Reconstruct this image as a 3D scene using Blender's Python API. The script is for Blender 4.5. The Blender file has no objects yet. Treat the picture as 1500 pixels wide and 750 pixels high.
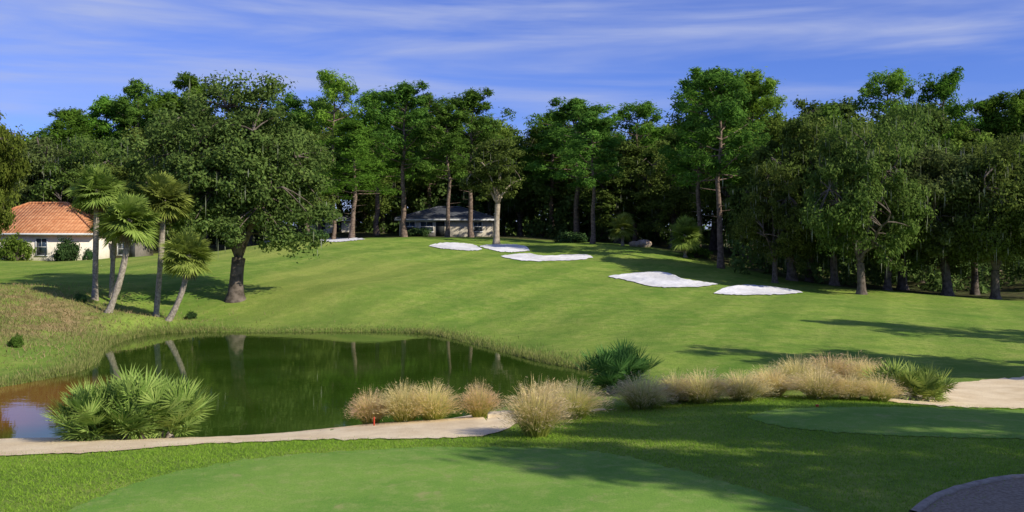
import bpy, math, numpy as np
from mathutils import Vector
rng = np.random.default_rng(7)
F, CX, HY, CZ = 1300., 750., 335., 5.0
scene = bpy.context.scene
col = scene.collection
def PX(px, D): return (px-CX)/F*D
def PZ(py, D): return CZ-(py-HY)/F*D
def smooth(a, b, x):
    t = np.clip((x-a)/(b-a), 0, 1); return t*t*(3-2*t)

# ------------------------------------------------------------------ geometry accumulator
class Geo:
    def __init__(s): s.V=[]; s.L=[]; s.S=[]; s.A=[]; s.n=0
    def add(s, V, Fc, a=None):
        V=np.asarray(V,float).reshape(-1,3); Fc=np.asarray(Fc,int)
        s.V.append(V); s.L.append((Fc+s.n).ravel()); s.S.append(np.full(len(Fc),Fc.shape[1]))
        s.A.append(np.zeros(len(V)) if a is None else np.broadcast_to(np.asarray(a,float).ravel(),(len(V),))); s.n+=len(V)
    def box(s,x0,x1,y0,y1,z0,z1):
        V=[(x,y,z) for z in (z0,z1) for x,y in ((x0,y0),(x1,y0),(x1,y1),(x0,y1))]
        s.add(V,[(3,2,1,0),(4,5,6,7),(0,1,5,4),(1,2,6,5),(2,3,7,6),(3,0,4,7)])
    def tube(s, pts, rad, n=7, cap=True):
        pts=np.asarray(pts,float); m=len(pts); rad=np.broadcast_to(rad,(m,))
        T=np.gradient(pts,axis=0); T/=np.linalg.norm(T,axis=1)[:,None]+1e-9
        ref=np.array([0.31,0.94,0.1]) if abs(T[0][2])>.6 else np.array([0,0,1.])
        U=np.cross(T,ref); U/=np.linalg.norm(U,axis=1)[:,None]+1e-9; W=np.cross(T,U)
        a=np.linspace(0,2*np.pi,n,endpoint=False)
        V=pts[:,None]+rad[:,None,None]*(np.cos(a)[None,:,None]*U[:,None]+np.sin(a)[None,:,None]*W[:,None])
        i=np.arange(m-1)[:,None]*n; k=np.arange(n)[None]; k2=(k+1)%n
        Fc=np.stack([i+k,i+k2,i+n+k2,i+n+k],-1).reshape(-1,4)
        s.add(V,Fc)
        if cap: s.add(V[-1],[list(range(n))])
    def mesh(s,name,mat,smoothed=False):
        me=bpy.data.meshes.new(name)
        V=np.concatenate(s.V); L=np.concatenate(s.L); S=np.concatenate(s.S)
        me.vertices.add(len(V)); me.vertices.foreach_set('co',V.astype(np.float32).ravel())
        me.loops.add(len(L)); me.loops.foreach_set('vertex_index',L.astype(np.int32))
        me.polygons.add(len(S)); me.polygons.foreach_set('loop_start',np.concatenate([[0],np.cumsum(S)[:-1]]).astype(np.int32))
        if smoothed: me.polygons.foreach_set('use_smooth',np.ones(len(S),bool))
        at=me.attributes.new('t','FLOAT','POINT'); at.data.foreach_set('value',np.concatenate(s.A).astype(np.float32))
        me.update(calc_edges=True); me.materials.append(mat); return me
    def obj(s,name,mat,parent=None,smoothed=False,**kw):
        return link(name,s.mesh(name,mat,smoothed),parent,**kw)
def link(name,me,parent=None,label=None,cat=None,group=None,kind=None):
    o=bpy.data.objects.new(name,me); col.objects.link(o)
    if parent is not None: o.parent=parent
    if label: o['label']=label
    if cat: o['category']=cat
    if group: o['group']=group
    if kind: o['kind']=kind
    return o
def thing(name,label,cat,loc,rz=0,scale=(1,1,1),group=None):
    o=link(name,None,None,label,cat,group); o.location=loc; o.rotation_euler=(0,0,rz); o.scale=scale
    o.empty_display_size=.3
    return o

# ------------------------------------------------------------------ materials
def newmat(name):
    m=bpy.data.materials.new(name); m.use_nodes=True; nt=m.node_tree; nt.nodes.clear()
    out=nt.nodes.new('ShaderNodeOutputMaterial'); return m,nt,out
def N(nt,t,**kw):
    n=nt.nodes.new(t)
    for k,v in kw.items(): setattr(n,k,v)
    return n
def mixc(nt,fac,a,b,blend='MIX'):
    n=nt.nodes.new('ShaderNodeMix'); n.data_type='RGBA'; n.blend_type=blend
    for sock,v in ((n.inputs[0],fac),(n.inputs[6],a),(n.inputs[7],b)):
        if isinstance(v,bpy.types.NodeSocket): nt.links.new(v,sock)
        elif isinstance(v,tuple): sock.default_value=(*v,1) if len(v)==3 else v
        else: sock.default_value=v
    return n.outputs[2]
def noise(nt,scale,detail=4,rough=.6,vec=None,coord='Object',dist=0):
    n=N(nt,'ShaderNodeTexNoise'); n.inputs['Scale'].default_value=scale; n.inputs['Detail'].default_value=detail
    n.inputs['Roughness'].default_value=rough; n.inputs['Distortion'].default_value=dist
    if vec is None: vec=N(nt,'ShaderNodeTexCoord').outputs[coord]
    nt.links.new(vec,n.inputs['Vector']); return n.outputs['Fac']
def rng01(nt,v,a,b,c=0.,d=1.):
    n=N(nt,'ShaderNodeMapRange'); n.interpolation_type='SMOOTHSTEP'; nt.links.new(v,n.inputs[0])
    for i,x in enumerate((a,b,c,d)): n.inputs[i+1].default_value=x
    return n.outputs[0]
def math2(nt,op,a,b):
    n=N(nt,'ShaderNodeMath',operation=op)
    for s,v in ((n.inputs[0],a),(n.inputs[1],b)):
        if isinstance(v,bpy.types.NodeSocket): nt.links.new(v,s)
        else: s.default_value=v
    return n.outputs[0]
def finish(nt,out,colr,rough=.9,spec=.2,bump=None,bstr=.5,bdist=.05):
    p=N(nt,'ShaderNodeBsdfPrincipled'); p.inputs['Roughness'].default_value=rough; p.inputs['Specular IOR Level'].default_value=spec
    if isinstance(colr,tuple): p.inputs['Base Color'].default_value=(*colr,1)
    else: nt.links.new(colr,p.inputs['Base Color'])
    if bump is not None:
        b=N(nt,'ShaderNodeBump'); b.inputs['Strength'].default_value=bstr; b.inputs['Distance'].default_value=bdist
        nt.links.new(bump,b.inputs['Height']); nt.links.new(b.outputs[0],p.inputs['Normal'])
    nt.links.new(p.outputs[0],out.inputs[0]); return p
def leafmat(name,c1,c2,trans=.3,vary=.25,tipcol=None):
    m,nt,out=newmat(name)
    g=N(nt,'ShaderNodeNewGeometry'); oi=N(nt,'ShaderNodeObjectInfo')
    c=mixc(nt,g.outputs['Random Per Island'],c1,c2)
    at=N(nt,'ShaderNodeAttribute',attribute_name='t')
    if tipcol: c=mixc(nt,rng01(nt,at.outputs['Fac'],.18,.8),c,tipcol)
    else: c=mixc(nt,rng01(nt,at.outputs['Fac'],.3,1.,.0,.55),c,tuple(x*.4 for x in c1))
    hs=N(nt,'ShaderNodeHueSaturation'); nt.links.new(c,hs.inputs['Color'])
    nt.links.new(rng01(nt,oi.outputs['Random'],0,1,1-vary,1+vary),hs.inputs['Value'])
    r2=N(nt,'ShaderNodeMath',operation='FRACT'); nt.links.new(math2(nt,'MULTIPLY',oi.outputs['Random'],7.31),r2.inputs[0])
    nt.links.new(rng01(nt,r2.outputs[0],0,1,.485,.512),hs.inputs['Hue'])
    d=N(nt,'ShaderNodeBsdfDiffuse'); t=N(nt,'ShaderNodeBsdfTranslucent'); mx=N(nt,'ShaderNodeMixShader'); mx.inputs[0].default_value=trans
    nt.links.new(hs.outputs[0],d.inputs[0]); nt.links.new(hs.outputs[0],t.inputs[0])
    nt.links.new(d.outputs[0],mx.inputs[1]); nt.links.new(t.outputs[0],mx.inputs[2]); nt.links.new(mx.outputs[0],out.inputs[0])
    return m
def noisemat(name,c1,c2,scale,rough=.9,bstr=.4,bdist=.03,spec=.2,detail=5):
    m,nt,out=newmat(name); n=noise(nt,scale,detail); c=mixc(nt,rng01(nt,n,.3,.7),c1,c2)
    finish(nt,out,c,rough,spec,n,bstr,bdist); return m

M={}
M['oakleaf']=leafmat('oak_leaves',(.105,.165,.032),(.205,.270,.056),.4)
M['oakgrey']=leafmat('mossy_oak_leaves',(.100,.150,.040),(.190,.240,.068),.4)
M['heroleaf']=leafmat('big_oak_leaves',(.082,.138,.032),(.170,.230,.054),.36)
M['pineleaf']=leafmat('pine_needles',(.110,.225,.026),(.225,.385,.048),.42)
M['pinedark']=leafmat('dark_pine_needles',(.095,.190,.030),(.190,.325,.050),.42)
M['upleaf']=leafmat('broadleaf_leaves',(.115,.205,.030),(.220,.325,.054),.42)
M['yelleaf']=leafmat('light_green_leaves',(.14,.215,.03),(.26,.325,.055),.4)
M['woodleaf']=leafmat('far_wood_leaves',(.090,.145,.036),(.175,.230,.060),.3)
M['moss']=leafmat('hanging_moss',(.17,.185,.115),(.27,.28,.185),.3)
M['shrub']=leafmat('shrub_leaves',(.04,.09,.028),(.09,.165,.048),.2)
M['palm']=leafmat('palm_fronds',(.20,.275,.045),(.38,.465,.10),.3,.12)
M['palmdead']=leafmat('dead_fronds',(.20,.15,.08),(.32,.25,.13),.2)
M['palmetto']=leafmat('palmetto_fans',(.17,.28,.048),(.40,.51,.125),.2,.1)
M['palmetto2']=leafmat('dark_palmetto_fans',(.06,.14,.03),(.15,.26,.065),.2,.1)
M['tuft']=leafmat('tuft_blades',(.32,.37,.06),(.52,.53,.12),.35,.08,(.84,.68,.30))
M['plume']=leafmat('tuft_plumes',(.76,.60,.28),(.90,.75,.42),.42,.08)
M['pinkplume']=leafmat('pink_tuft_plumes',(.66,.47,.25),(.80,.61,.36),.42,.08)
M['blade']=leafmat('lawn_blades',(.185,.335,.028),(.345,.505,.06),.35,.0)
M['teeblade']=leafmat('tee_blades',(.20,.35,.045),(.35,.48,.09),.3,.0)
M['reed']=leafmat('shore_blades',(.16,.24,.04),(.38,.36,.13),.3,.0)
M['dry']=leafmat('dry_blades',(.19,.22,.055),(.46,.35,.17),.3,.0)
M['bark']=noisemat('grey_brown_bark',(.065,.05,.036),(.19,.15,.115),3.,.95,.6,.05)
M['pinebark']=noisemat('pine_bark',(.10,.07,.05),(.28,.20,.15),3.5,.95,.6,.05)
M['palebark']=noisemat('pale_bark',(.26,.21,.145),(.50,.41,.29),2.5,.95,.5,.05)
M['palmbark']=noisemat('palm_bark',(.19,.16,.12),(.44,.37,.28),9.,.95,.6,.03)
M['sand']=noisemat('bunker_sand',(.64,.61,.56),(.83,.80,.75),.45,.95,.9,.35)
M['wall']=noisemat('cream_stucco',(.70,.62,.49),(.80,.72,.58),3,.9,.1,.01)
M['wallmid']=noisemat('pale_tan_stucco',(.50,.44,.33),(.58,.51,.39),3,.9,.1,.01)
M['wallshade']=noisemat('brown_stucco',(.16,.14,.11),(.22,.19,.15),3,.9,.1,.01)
M['trim']=noisemat('white_trim',(.58,.57,.54),(.66,.65,.62),4,.6,.05,.005)
M['dark']=noisemat('dark_screen',(.02,.022,.022),(.04,.042,.04),2,.6,.1,.01)
M['shingle']=noisemat('grey_shingle',(.07,.074,.082),(.115,.12,.132),5,.9,.3,.02)
M['concrete']=noisemat('kerb_concrete',(.25,.205,.145),(.38,.32,.235),14,.9,.4,.015)
M['asphalt']=noisemat('path_asphalt',(.20,.15,.092),(.33,.262,.175),26,.92,.6,.012,.2,8)
M['red']=noisemat('red_paint',(.48,.05,.025),(.58,.08,.035),8,.5,.05,.005)
M['rock']=noisemat('tan_rock',(.36,.25,.17),(.58,.48,.38),3,.9,.6,.05)
m,nt,out=newmat('window_glass'); finish(nt,out,(.03,.045,.06),.08,.6); M['glass']=m
m,nt,out=newmat('terracotta_tiles')
tc=N(nt,'ShaderNodeTexCoord').outputs['Object']
wv=N(nt,'ShaderNodeTexWave',wave_type='BANDS',bands_direction='X'); wv.inputs['Scale'].default_value=.95; wv.inputs['Distortion'].default_value=.3; nt.links.new(tc,wv.inputs[0])
wz=N(nt,'ShaderNodeTexWave',wave_type='BANDS',bands_direction='Z',wave_profile='SAW'); wz.inputs['Scale'].default_value=.85; nt.links.new(tc,wz.inputs[0])
n1=noise(nt,2.2,5); c=mixc(nt,rng01(nt,n1,.3,.7),(.50,.19,.075),(.70,.33,.15))
c=mixc(nt,rng01(nt,wz.outputs['Fac'],.72,1.,0,.5),c,(.28,.10,.045))
c=mixc(nt,rng01(nt,wv.outputs['Fac'],.0,.35,.4,0),c,(.28,.10,.045))
finish(nt,out,c,.85,.2,math2(nt,'ADD',wv.outputs['Fac'],wz.outputs['Fac']),.5,.08); M['tile']=m
# sandy path
m,nt,out=newmat('path_sand')
n1=noise(nt,1.1,6,.65); n2=noise(nt,22,5,.7)
c=mixc(nt,rng01(nt,n1,.3,.7),(.70,.53,.30),(.88,.71,.44)); c=mixc(nt,rng01(nt,n2,.5,.75,0,.5),c,(.50,.35,.18))
finish(nt,out,c,.95,.1,n2,.7,.03); M['path']=m
# turf for tees
m,nt,out=newmat('tee_turf')
n1=noise(nt,.55,5,.6); n2=noise(nt,4,6,.75); n3=noise(nt,45,4,.8)
c=mixc(nt,rng01(nt,n1,.3,.7),(.155,.290,.044),(.240,.370,.062)); c=mixc(nt,rng01(nt,n2,.44,.68,0,.6),c,(.34,.38,.11))
c=mixc(nt,rng01(nt,n3,.40,.72,0,.6),c,(.075,.18,.03))
n4=noise(nt,1.0,6,.7,dist=.8); c=mixc(nt,rng01(nt,n4,.56,.72,0,.75),c,(.35,.32,.125))
finish(nt,out,c,.95,.05,math2(nt,'ADD',n3,n2),.4,.03); M['tee']=m
# ground
m,nt,out=newmat('course_grass')
zone=N(nt,'ShaderNodeAttribute',attribute_name='zone'); sep=N(nt,'ShaderNodeSeparateColor'); nt.links.new(zone.outputs['Color'],sep.inputs[0])
n1=noise(nt,.09,5,.6); n2=noise(nt,1.3,6,.65); n3=noise(nt,14,6,.75); n0=noise(nt,.035,3,.5,dist=1.); n6=noise(nt,.42,6,.72); n7=noise(nt,4.,5,.75)
c=mixc(nt,rng01(nt,n1,.32,.68),(.190,.300,.040),(.285,.370,.060))
c=mixc(nt,rng01(nt,n2,.40,.66,0,.65),c,(.375,.390,.095))
c=mixc(nt,rng01(nt,n6,.45,.64,0,.62),c,(.115,.225,.030))
c=mixc(nt,rng01(nt,n7,.46,.70,0,.60),c,(.105,.190,.025))
c=mixc(nt,rng01(nt,n3,.40,.75,0,.48),c,(.10,.18,.024))
c=mixc(nt,rng01(nt,n0,.46,.66,0,.55),c,(.345,.355,.078))
mw=N(nt,'ShaderNodeMapping'); mw.inputs['Rotation'].default_value=(0,0,math.radians(24)); nt.links.new(N(nt,'ShaderNodeTexCoord').outputs['Object'],mw.inputs[0])
wm=N(nt,'ShaderNodeTexWave',wave_type='BANDS',bands_direction='X'); wm.inputs['Scale'].default_value=.075; wm.inputs['Distortion'].default_value=1.2; wm.inputs['Detail Scale'].default_value=.3; nt.links.new(mw.outputs[0],wm.inputs[0])
c=mixc(nt,rng01(nt,wm.outputs['Fac'],.3,.7,0,.26),c,(.08,.17,.022))
c=mixc(nt,math2(nt,'MULTIPLY',sep.outputs[0],rng01(nt,n6,.40,.56)),c,mixc(nt,rng01(nt,n2,.38,.62),(.42,.29,.14),(.20,.17,.06)))
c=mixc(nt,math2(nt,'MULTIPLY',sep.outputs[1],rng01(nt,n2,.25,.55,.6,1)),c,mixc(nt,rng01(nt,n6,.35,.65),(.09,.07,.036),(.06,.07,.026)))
c=mixc(nt,math2(nt,'MULTIPLY',sep.outputs[2],rng01(nt,n6,.3,.6,.2,1)),c,(.12,.19,.03))
finish(nt,out,c,.95,.05,math2(nt,'ADD',math2(nt,'MULTIPLY',n3,.5),n2),.8,.10); M['ground']=m
# water
m,nt,out=newmat('pond_water')
oc=N(nt,'ShaderNodeTexCoord').outputs['Object']
mp=N(nt,'ShaderNodeMapping'); mp.inputs['Scale'].default_value=(.6,1.6,1); nt.links.new(oc,mp.inputs[0])
n1=noise(nt,1.8,3,.55,vec=mp.outputs[0]); n2=noise(nt,.25,3,.5)
c=mixc(nt,rng01(nt,n2,.35,.65),(.026,.055,.005),(.042,.074,.010))
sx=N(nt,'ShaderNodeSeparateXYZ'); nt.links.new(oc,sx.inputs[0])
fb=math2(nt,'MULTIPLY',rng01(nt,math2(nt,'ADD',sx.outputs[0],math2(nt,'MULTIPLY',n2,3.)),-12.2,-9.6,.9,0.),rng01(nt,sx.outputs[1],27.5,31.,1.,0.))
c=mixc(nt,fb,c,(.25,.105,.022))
p=finish(nt,out,c,.02,.5,n1,.03,.05); p.inputs['IOR'].default_value=1.38; M['water']=m

# ------------------------------------------------------------------ terrain
ctl=[(0,750,10),(380,750,10),(750,750,10),(1100,750,10),(1500,750,9.8),(0,690,12.3),(300,690,12),(600,690,11.7),(900,690,11.8),(1150,690,12),
(0,668,14),(250,655,14.3),(480,642,14.8),(740,641,14.9),(0,641,16.6),(300,637,16.8),(450,628,17.5),(560,612,18),(750,605,18),(850,602,18),(680,625,16.3),(520,634,16.3),
(-80,660,18.8),(0,657,18.8),(150,657,18.8),(300,655,19.),(430,645,19.6),(560,634,20.6),
(940,600,18.5),(1000,612,16.6),(880,592,19),(912,570,21),(1100,590,18),(1100,640,14.3),(1300,640,14.4),(1300,600,16.8),(1450,602,17.3),(1400,700,11.2),(1500,690,11.5),
(1195,588,18.5),(1340,588,19.5),(1420,597,18.8),(1450,575,22),(1500,553,27),(1250,562,21.5),(1100,572,23),(1000,574,25),
(1000,548,29),(1100,534,31),(1300,535,31),(1480,535,31),(950,520,33),(1000,490,38),(1300,490,38.5),(1500,492,39),(1000,450,47),(1300,455,48),(1480,455,50),(1450,440,56),(1340,433,58),
(1260,431,58),(1150,411,65),(1050,393,72),(1110,427,56),(950,412,60),(1400,428,70),(1250,405,80),(800,378,72),(670,363,78),(735,364,80),(550,348,84),(500,350,82),(870,358,88),(950,362,88),(1010,376,78),
(910,359,84),(650,343,112),(480,340,112),(860,350,108),(1000,356,110),(1200,372,110),(400,358,78),(560,375,68),(650,400,60),
(0,385,75),(60,381,86),(180,380,86),(260,378,86),(0,412,56),(340,437,50),(240,420,53),(440,402,60),(520,425,51),(600,450,47.5),(400,472,45.8),(250,474,45.5),(700,478,43.5),(800,490,40),(850,470,43),(850,515,34.5),(750,430,52),(850,430,53),
(30,424,45),(110,428,46.5),(30,465,40),(130,478,41),(60,500,36),(30,530,32),(180,455,43),(260,466,44),(140,440,47),(130,525,34)]
X=[];Y=[];Z=[]
for px,py,D in ctl: X.append(PX(px,D)); Y.append(D); Z.append(PZ(py,D))
for x,y,z in [(0,-20,1.9),(-20,-20,1.9),(20,-20,2),(0,3,1.85),(-12,5,1.8),(12,5,1.9),(25,5,2),(-25,10,1.4),(30,20,1.4),(30,35,.7),(45,50,.5),(45,70,.7),(60,90,2),(-60,60,2),(-60,90,2),(-40,40,2.4),(-35,25,1),(-30,18,.8),(0,140,3.5),(-60,140,2.5),(60,140,2.2),(-30,110,2.6),(-10,112,4.2),(-20,100,3.7)]:
    X.append(x);Y.append(y);Z.append(z)
X=np.array(X);Y=np.array(Y);Z=np.array(Z); C2=2.
def phi(x,y): return np.sqrt((x[:,None]-X)**2+(y[:,None]-Y)**2+C2)
n0_=n=len(X); A=np.zeros((n+3,n+3)); A[:n,:n]=-phi(X,Y)+np.eye(n)*.3
A[:n,n]=1;A[:n,n+1]=X;A[:n,n+2]=Y;A[n:,:n]=A[:n,n:].T
W=np.linalg.solve(A,np.concatenate([Z,[0,0,0]]))
def rbf(x,y):
    o=np.empty(len(x))
    for i in range(0,len(x),40000):
        s=slice(i,i+40000); o[s]=-phi(x[s],y[s])@W[:n0_]+W[n0_]+W[n0_+1]*x[s]+W[n0_+2]*y[s]
    return o
def catmull(P,k=6,closed=True):
    P=np.asarray(P,float); m=len(P); out=[]
    for i in range(m if closed else m-1):
        idx=[(i-1),i,(i+1),(i+2)]
        p=[P[j%m] if closed else P[min(max(j,0),m-1)] for j in idx]
        for t in np.linspace(0,1,k,endpoint=False):
            out.append(.5*((2*p[1])+(-p[0]+p[2])*t+(2*p[0]-5*p[1]+4*p[2]-p[3])*t*t+(-p[0]+3*p[1]-3*p[2]+p[3])*t**3))
    if not closed: out.append(P[-1])
    return np.array(out)
shore=[(-150,19.6),(0,19.9),(150,20.),(300,20.2),(450,20.9),(600,21.9),(750,23.4),(830,25.),(880,27.5),(885,29.5),(860,31.2),(800,33),(760,34.8),(700,38),(650,41),(600,42.6),(500,43.1),(400,42.7),(300,42.9),(230,42),(180,39.5),(150,36),(140,33),(100,30.5),(0,28),(-150,25.5)]
shore=catmull([(PX(p,D),D) for p,D in shore],5)
def pip(x,y,poly):
    ins=np.zeros(len(x),bool); m=len(poly)
    for i in range(m):
        x0,y0=poly[i]; x1,y1=poly[(i+1)%m]
        c=((y0>y)!=(y1>y)); 
        if y1!=y0: ins^=c&(x<(x1-x0)*(y-y0)/(y1-y0)+x0)
    return ins
def pdist(x,y,poly,closed=True):
    d=np.full(len(x),1e9); m=len(poly)
    for i in range(m if closed else m-1):
        a=np.array(poly[i]); b=np.array(poly[(i+1)%m]); e=b-a; L=e@e+1e-9
        t=np.clip(((x-a[0])*e[0]+(y-a[1])*e[1])/L,0,1)
        d=np.minimum(d,np.hypot(x-a[0]-t*e[0],y-a[1]-t*e[1]))
    return d
def zfull(x,y):
    z=rbf(x,y); z+=.03*np.sin(x*.9+1.3*np.sin(y*.35))*np.sin(y*.7)+.05*np.sin(x*.31+2)*np.sin(y*.27+x*.1)
    z+=.10*np.sin(x*.45+.8*np.sin(y*.2))*np.sin(y*.38+1.)*smooth(42,52,y)
    z=np.clip(z,.1,4.7)
    d=pdist(x,y,shore); ins=pip(x,y,shore)
    w=smooth(0,1.7,d); zo=(1-w)*.07+w*z
    return np.where(ins,-.05-.35*np.minimum(d,2.5),zo)
gx=np.arange(-90,90.01,.3); gy=np.arange(-20,140.01,.3)
GX,GY=np.meshgrid(gx,gy); LZ=zfull(GX.ravel(),GY.ravel()).reshape(GX.shape)
def zt(x,y):
    x=np.atleast_1d(np.asarray(x,float)); y=np.atleast_1d(np.asarray(y,float))
    u=np.clip((x+90)/.3,0,len(gx)-1.001); v=np.clip((y+20)/.3,0,len(gy)-1.001)
    i=u.astype(int); j=v.astype(int); a=u-i; b=v-j
    return (LZ[j,i]*(1-a)+LZ[j,i+1]*a)*(1-b)+(LZ[j+1,i]*(1-a)+LZ[j+1,i+1]*a)*b
def z1(x,y): return float(zt(x,y)[0])
Dg=np.concatenate([np.arange(6,40,.04),np.arange(40,130,.12)])
def cast(px,py):
    px=np.asarray(px,float); py=np.asarray(py,float); out=np.empty((len(px),3))
    for k in range(len(px)):
        xs=(px[k]-CX)/F*Dg; f=zt(xs,Dg)-(CZ-(py[k]-HY)/F*Dg)
        h=np.nonzero(f>=0)[0]; i=h[0] if len(h) else int(np.argmax(f))
        out[k]=(xs[i],Dg[i],0)
    out[:,2]=zt(out[:,0],out[:,1]); return out
def axis(fine0,fine1,step,lim0,lim1,g=1.09):
    a=list(np.arange(fine0,fine1+1e-6,step)); s=step
    while a[-1]<lim1: s*=g; a.append(a[-1]+s)
    b=[fine0]; s=step
    while b[-1]>lim0: s*=g; b.append(b[-1]-s)
    return np.array(b[:0:-1]+a)
ax=axis(-24,24,.24,-2500,2500); 
ay=np.concatenate([np.arange(-300,0,20),np.arange(0,8,.5),np.arange(8,24,.18),np.arange(24,48,.26),np.arange(48,125,.5)])
b=[125.]; s=.5
while b[-1]<3500: s*=1.1; b.append(b[-1]+s)
ay=np.concatenate([ay,b])
AX,AY=np.meshgrid(ax,ay); AZ=zt(AX.ravel(),AY.ravel())
g=Geo(); nx=len(ax); ny=len(ay)
i=(np.arange(ny-1)[:,None]*nx+np.arange(nx-1)[None]).ravel()
g.add(np.stack([AX.ravel(),AY.ravel(),AZ],1),np.stack([i,i+1,i+nx+1,i+nx],1))
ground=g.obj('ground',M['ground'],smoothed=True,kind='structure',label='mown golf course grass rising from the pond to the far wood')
fx=AX.ravel(); fy=AY.ravel(); fp=CX+fx/np.maximum(fy,1)*F
dryz=np.clip(1.35-np.hypot((fx+26)/8.,(fy-40)/5.2),0,1)*1.5
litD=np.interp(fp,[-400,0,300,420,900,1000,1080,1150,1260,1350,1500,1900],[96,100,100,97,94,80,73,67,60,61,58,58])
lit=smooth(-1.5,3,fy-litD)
sh=pdist(fx,fy,shore); shz=np.clip(1-sh/2.6,0,1)
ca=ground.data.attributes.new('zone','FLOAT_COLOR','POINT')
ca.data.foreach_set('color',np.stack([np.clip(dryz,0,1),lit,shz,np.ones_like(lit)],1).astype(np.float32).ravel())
# water
cen=shore.mean(0); wp=cen+(shore-cen)*1.05
me=bpy.data.meshes.new('pond_water'); me.from_pydata([(x,y,0) for x,y in wp],[],[list(range(len(wp)))]); me.materials.append(M['water'])
link('pond_water',me,kind='structure',label='dark green pond with tree reflections')

def sheet(name,top,bot,mat,ncol,nrow,lift,label,sm=True,wob=0.,lip=0.):
    top=np.array(top,float); bot=np.array(bot,float)
    if sm: top=catmull(top,6,False); bot=catmull(bot,6,False)
    x0=max(top[0,0],bot[0,0]); x1=min(top[-1,0],bot[-1,0])
    u=np.linspace(0,1,ncol); px=x0+(x1-x0)*u
    r=np.random.default_rng(900+int(x0))
    tp=np.interp(px,top[:,0],top[:,1])+r.normal(0,1,ncol)*wob; bp=np.interp(px,bot[:,0],bot[:,1])+r.normal(0,1,ncol)*wob
    v=np.linspace(0,1,nrow)
    T=cast(px,tp); B=cast(px,bp)
    Pw=T[None]*(1-v)[:,None,None]+B[None]*v[:,None,None]
    Pw[...,2]=zt(Pw[...,0].ravel(),Pw[...,1].ravel()).reshape(nrow,ncol)+lift
    if lip: Pw[...,2]+=lip*((1-v)**2.2)[:,None]*np.sin(np.pi*u)[None]**.5*(v>0)[:,None]
    g=Geo(); k=(np.arange(nrow-1)[:,None]*ncol+np.arange(ncol-1)[None]).ravel()
    g.add(Pw.reshape(-1,3),np.stack([k+ncol,k+ncol+1,k+1,k],1))
    g.obj(name,mat,smoothed=True,kind='structure',label=label)
    return np.concatenate([T[:,:2],B[::-1,:2]])
pathL=sheet('sand_path',[(-60,641),(0,640),(100,637),(300,634),(420,629),(500,621),(560,612),(650,606),(740,603),(830,602),(900,600)],
 [(-60,674),(0,670),(150,663),(300,652),(480,645),(600,644),(680,642),(730,635),(765,618),(830,606),(900,601)],M['path'],120,10,.02,'pale sandy path between the near tee and the pond',True,.6)
pathR=sheet('sand_path',[(1290,586),(1330,575),(1390,563),(1500,553),(1560,549)],[(1290,588),(1330,592),(1400,597),(1500,600),(1560,602)],M['path'],50,10,.02,'pale sandy patch of path at the right edge beyond the second tee',True,.6)
tee1=sheet('tee_turf',[(95,752),(180,716),(260,692),(400,670),(560,659),(700,656),(860,661),(980,685),(1120,725),(1200,752)],[(95,753),(400,800),(800,800),(1200,753)],M['tee'],140,26,.012,'close mown near tee at the bottom of the photo',True,.9)
tee2=sheet('tee_turf',[(1095,612),(1130,602),(1200,598),(1330,597),(1450,600),(1560,604)],[(1095,613),(1130,623),(1200,632),(1330,640),(1450,643),(1560,645)],M['tee'],90,14,.012,'close mown second tee at right partly in shade',True,.6)
bunk=[('left of the two bunkers beside the green',[(628,361),(650,357),(690,359),(706,366)],[(628,361),(650,365),(690,368),(706,366)]),
('bunker right of centre close below the wood',[(702,361),(740,359),(770,362),(776,368)],[(702,361),(718,366),(740,370),(776,368)]),
('long low bunker in front of the pair beside the green',[(733,376),(770,373),(800,377),(855,374),(869,378)],[(733,376),(755,381),(780,383),(840,382),(869,378)]),
('large white bunker in the middle of the right slope',[(890,406),(930,402),(975,401),(1000,411),(1052,417)],[(890,406),(925,413),(960,421),(1025,421),(1052,417)]),
('low bunker nearest the right hand wood',[(1045,431),(1070,422),(1120,421),(1176,429)],[(1045,431),(1080,433),(1150,432),(1176,429)]),
('thin bunker on the crest left of the green',[(460,352),(490,349),(535,351)],[(460,352),(490,355),(535,351)]),
('thin sliver of bunker just right of the big oak',[(368,353),(385,351),(404,353)],[(368,353),(385,356),(404,353)])]
for lb,t,bo in bunk: sheet('bunker_sand',t,bo,M['sand'],40,12,.05,lb,True,.3,.16)
cpath=[(1342,756),(1378,730),(1436,712),(1500,702),(1580,695)]
cartp=sheet('cart_path',cpath,[(1342,757),(1420,800),(1580,800)],M['asphalt'],40,14,.015,'grey cart path at the bottom right corner')
kp=catmull(cpath,6,False); K=cast(kp[:,0],kp[:,1]); g=Geo()
tan=np.gradient(K[:,:2],axis=0); tan/=np.linalg.norm(tan,axis=1)[:,None]; nr=np.stack([-tan[:,1],tan[:,0]],1)
prof=[(-.015,-.05),(-.015,.035),(.0,.045),(.065,.045),(.08,.035),(.08,-.05)]
V=np.array([[(*(K[i,:2]+nr[i]*o),K[i,2]+h) for o,h in prof] for i in range(len(K))])
i=(np.arange(len(K)-1)[:,None]*6+np.arange(5)[None]).ravel(); g.add(V.reshape(-1,3),np.stack([i,i+6,i+7,i+1],1))
g.obj('kerb',M['concrete'],kind='structure',label='pale concrete kerb edging the cart path')

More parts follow.
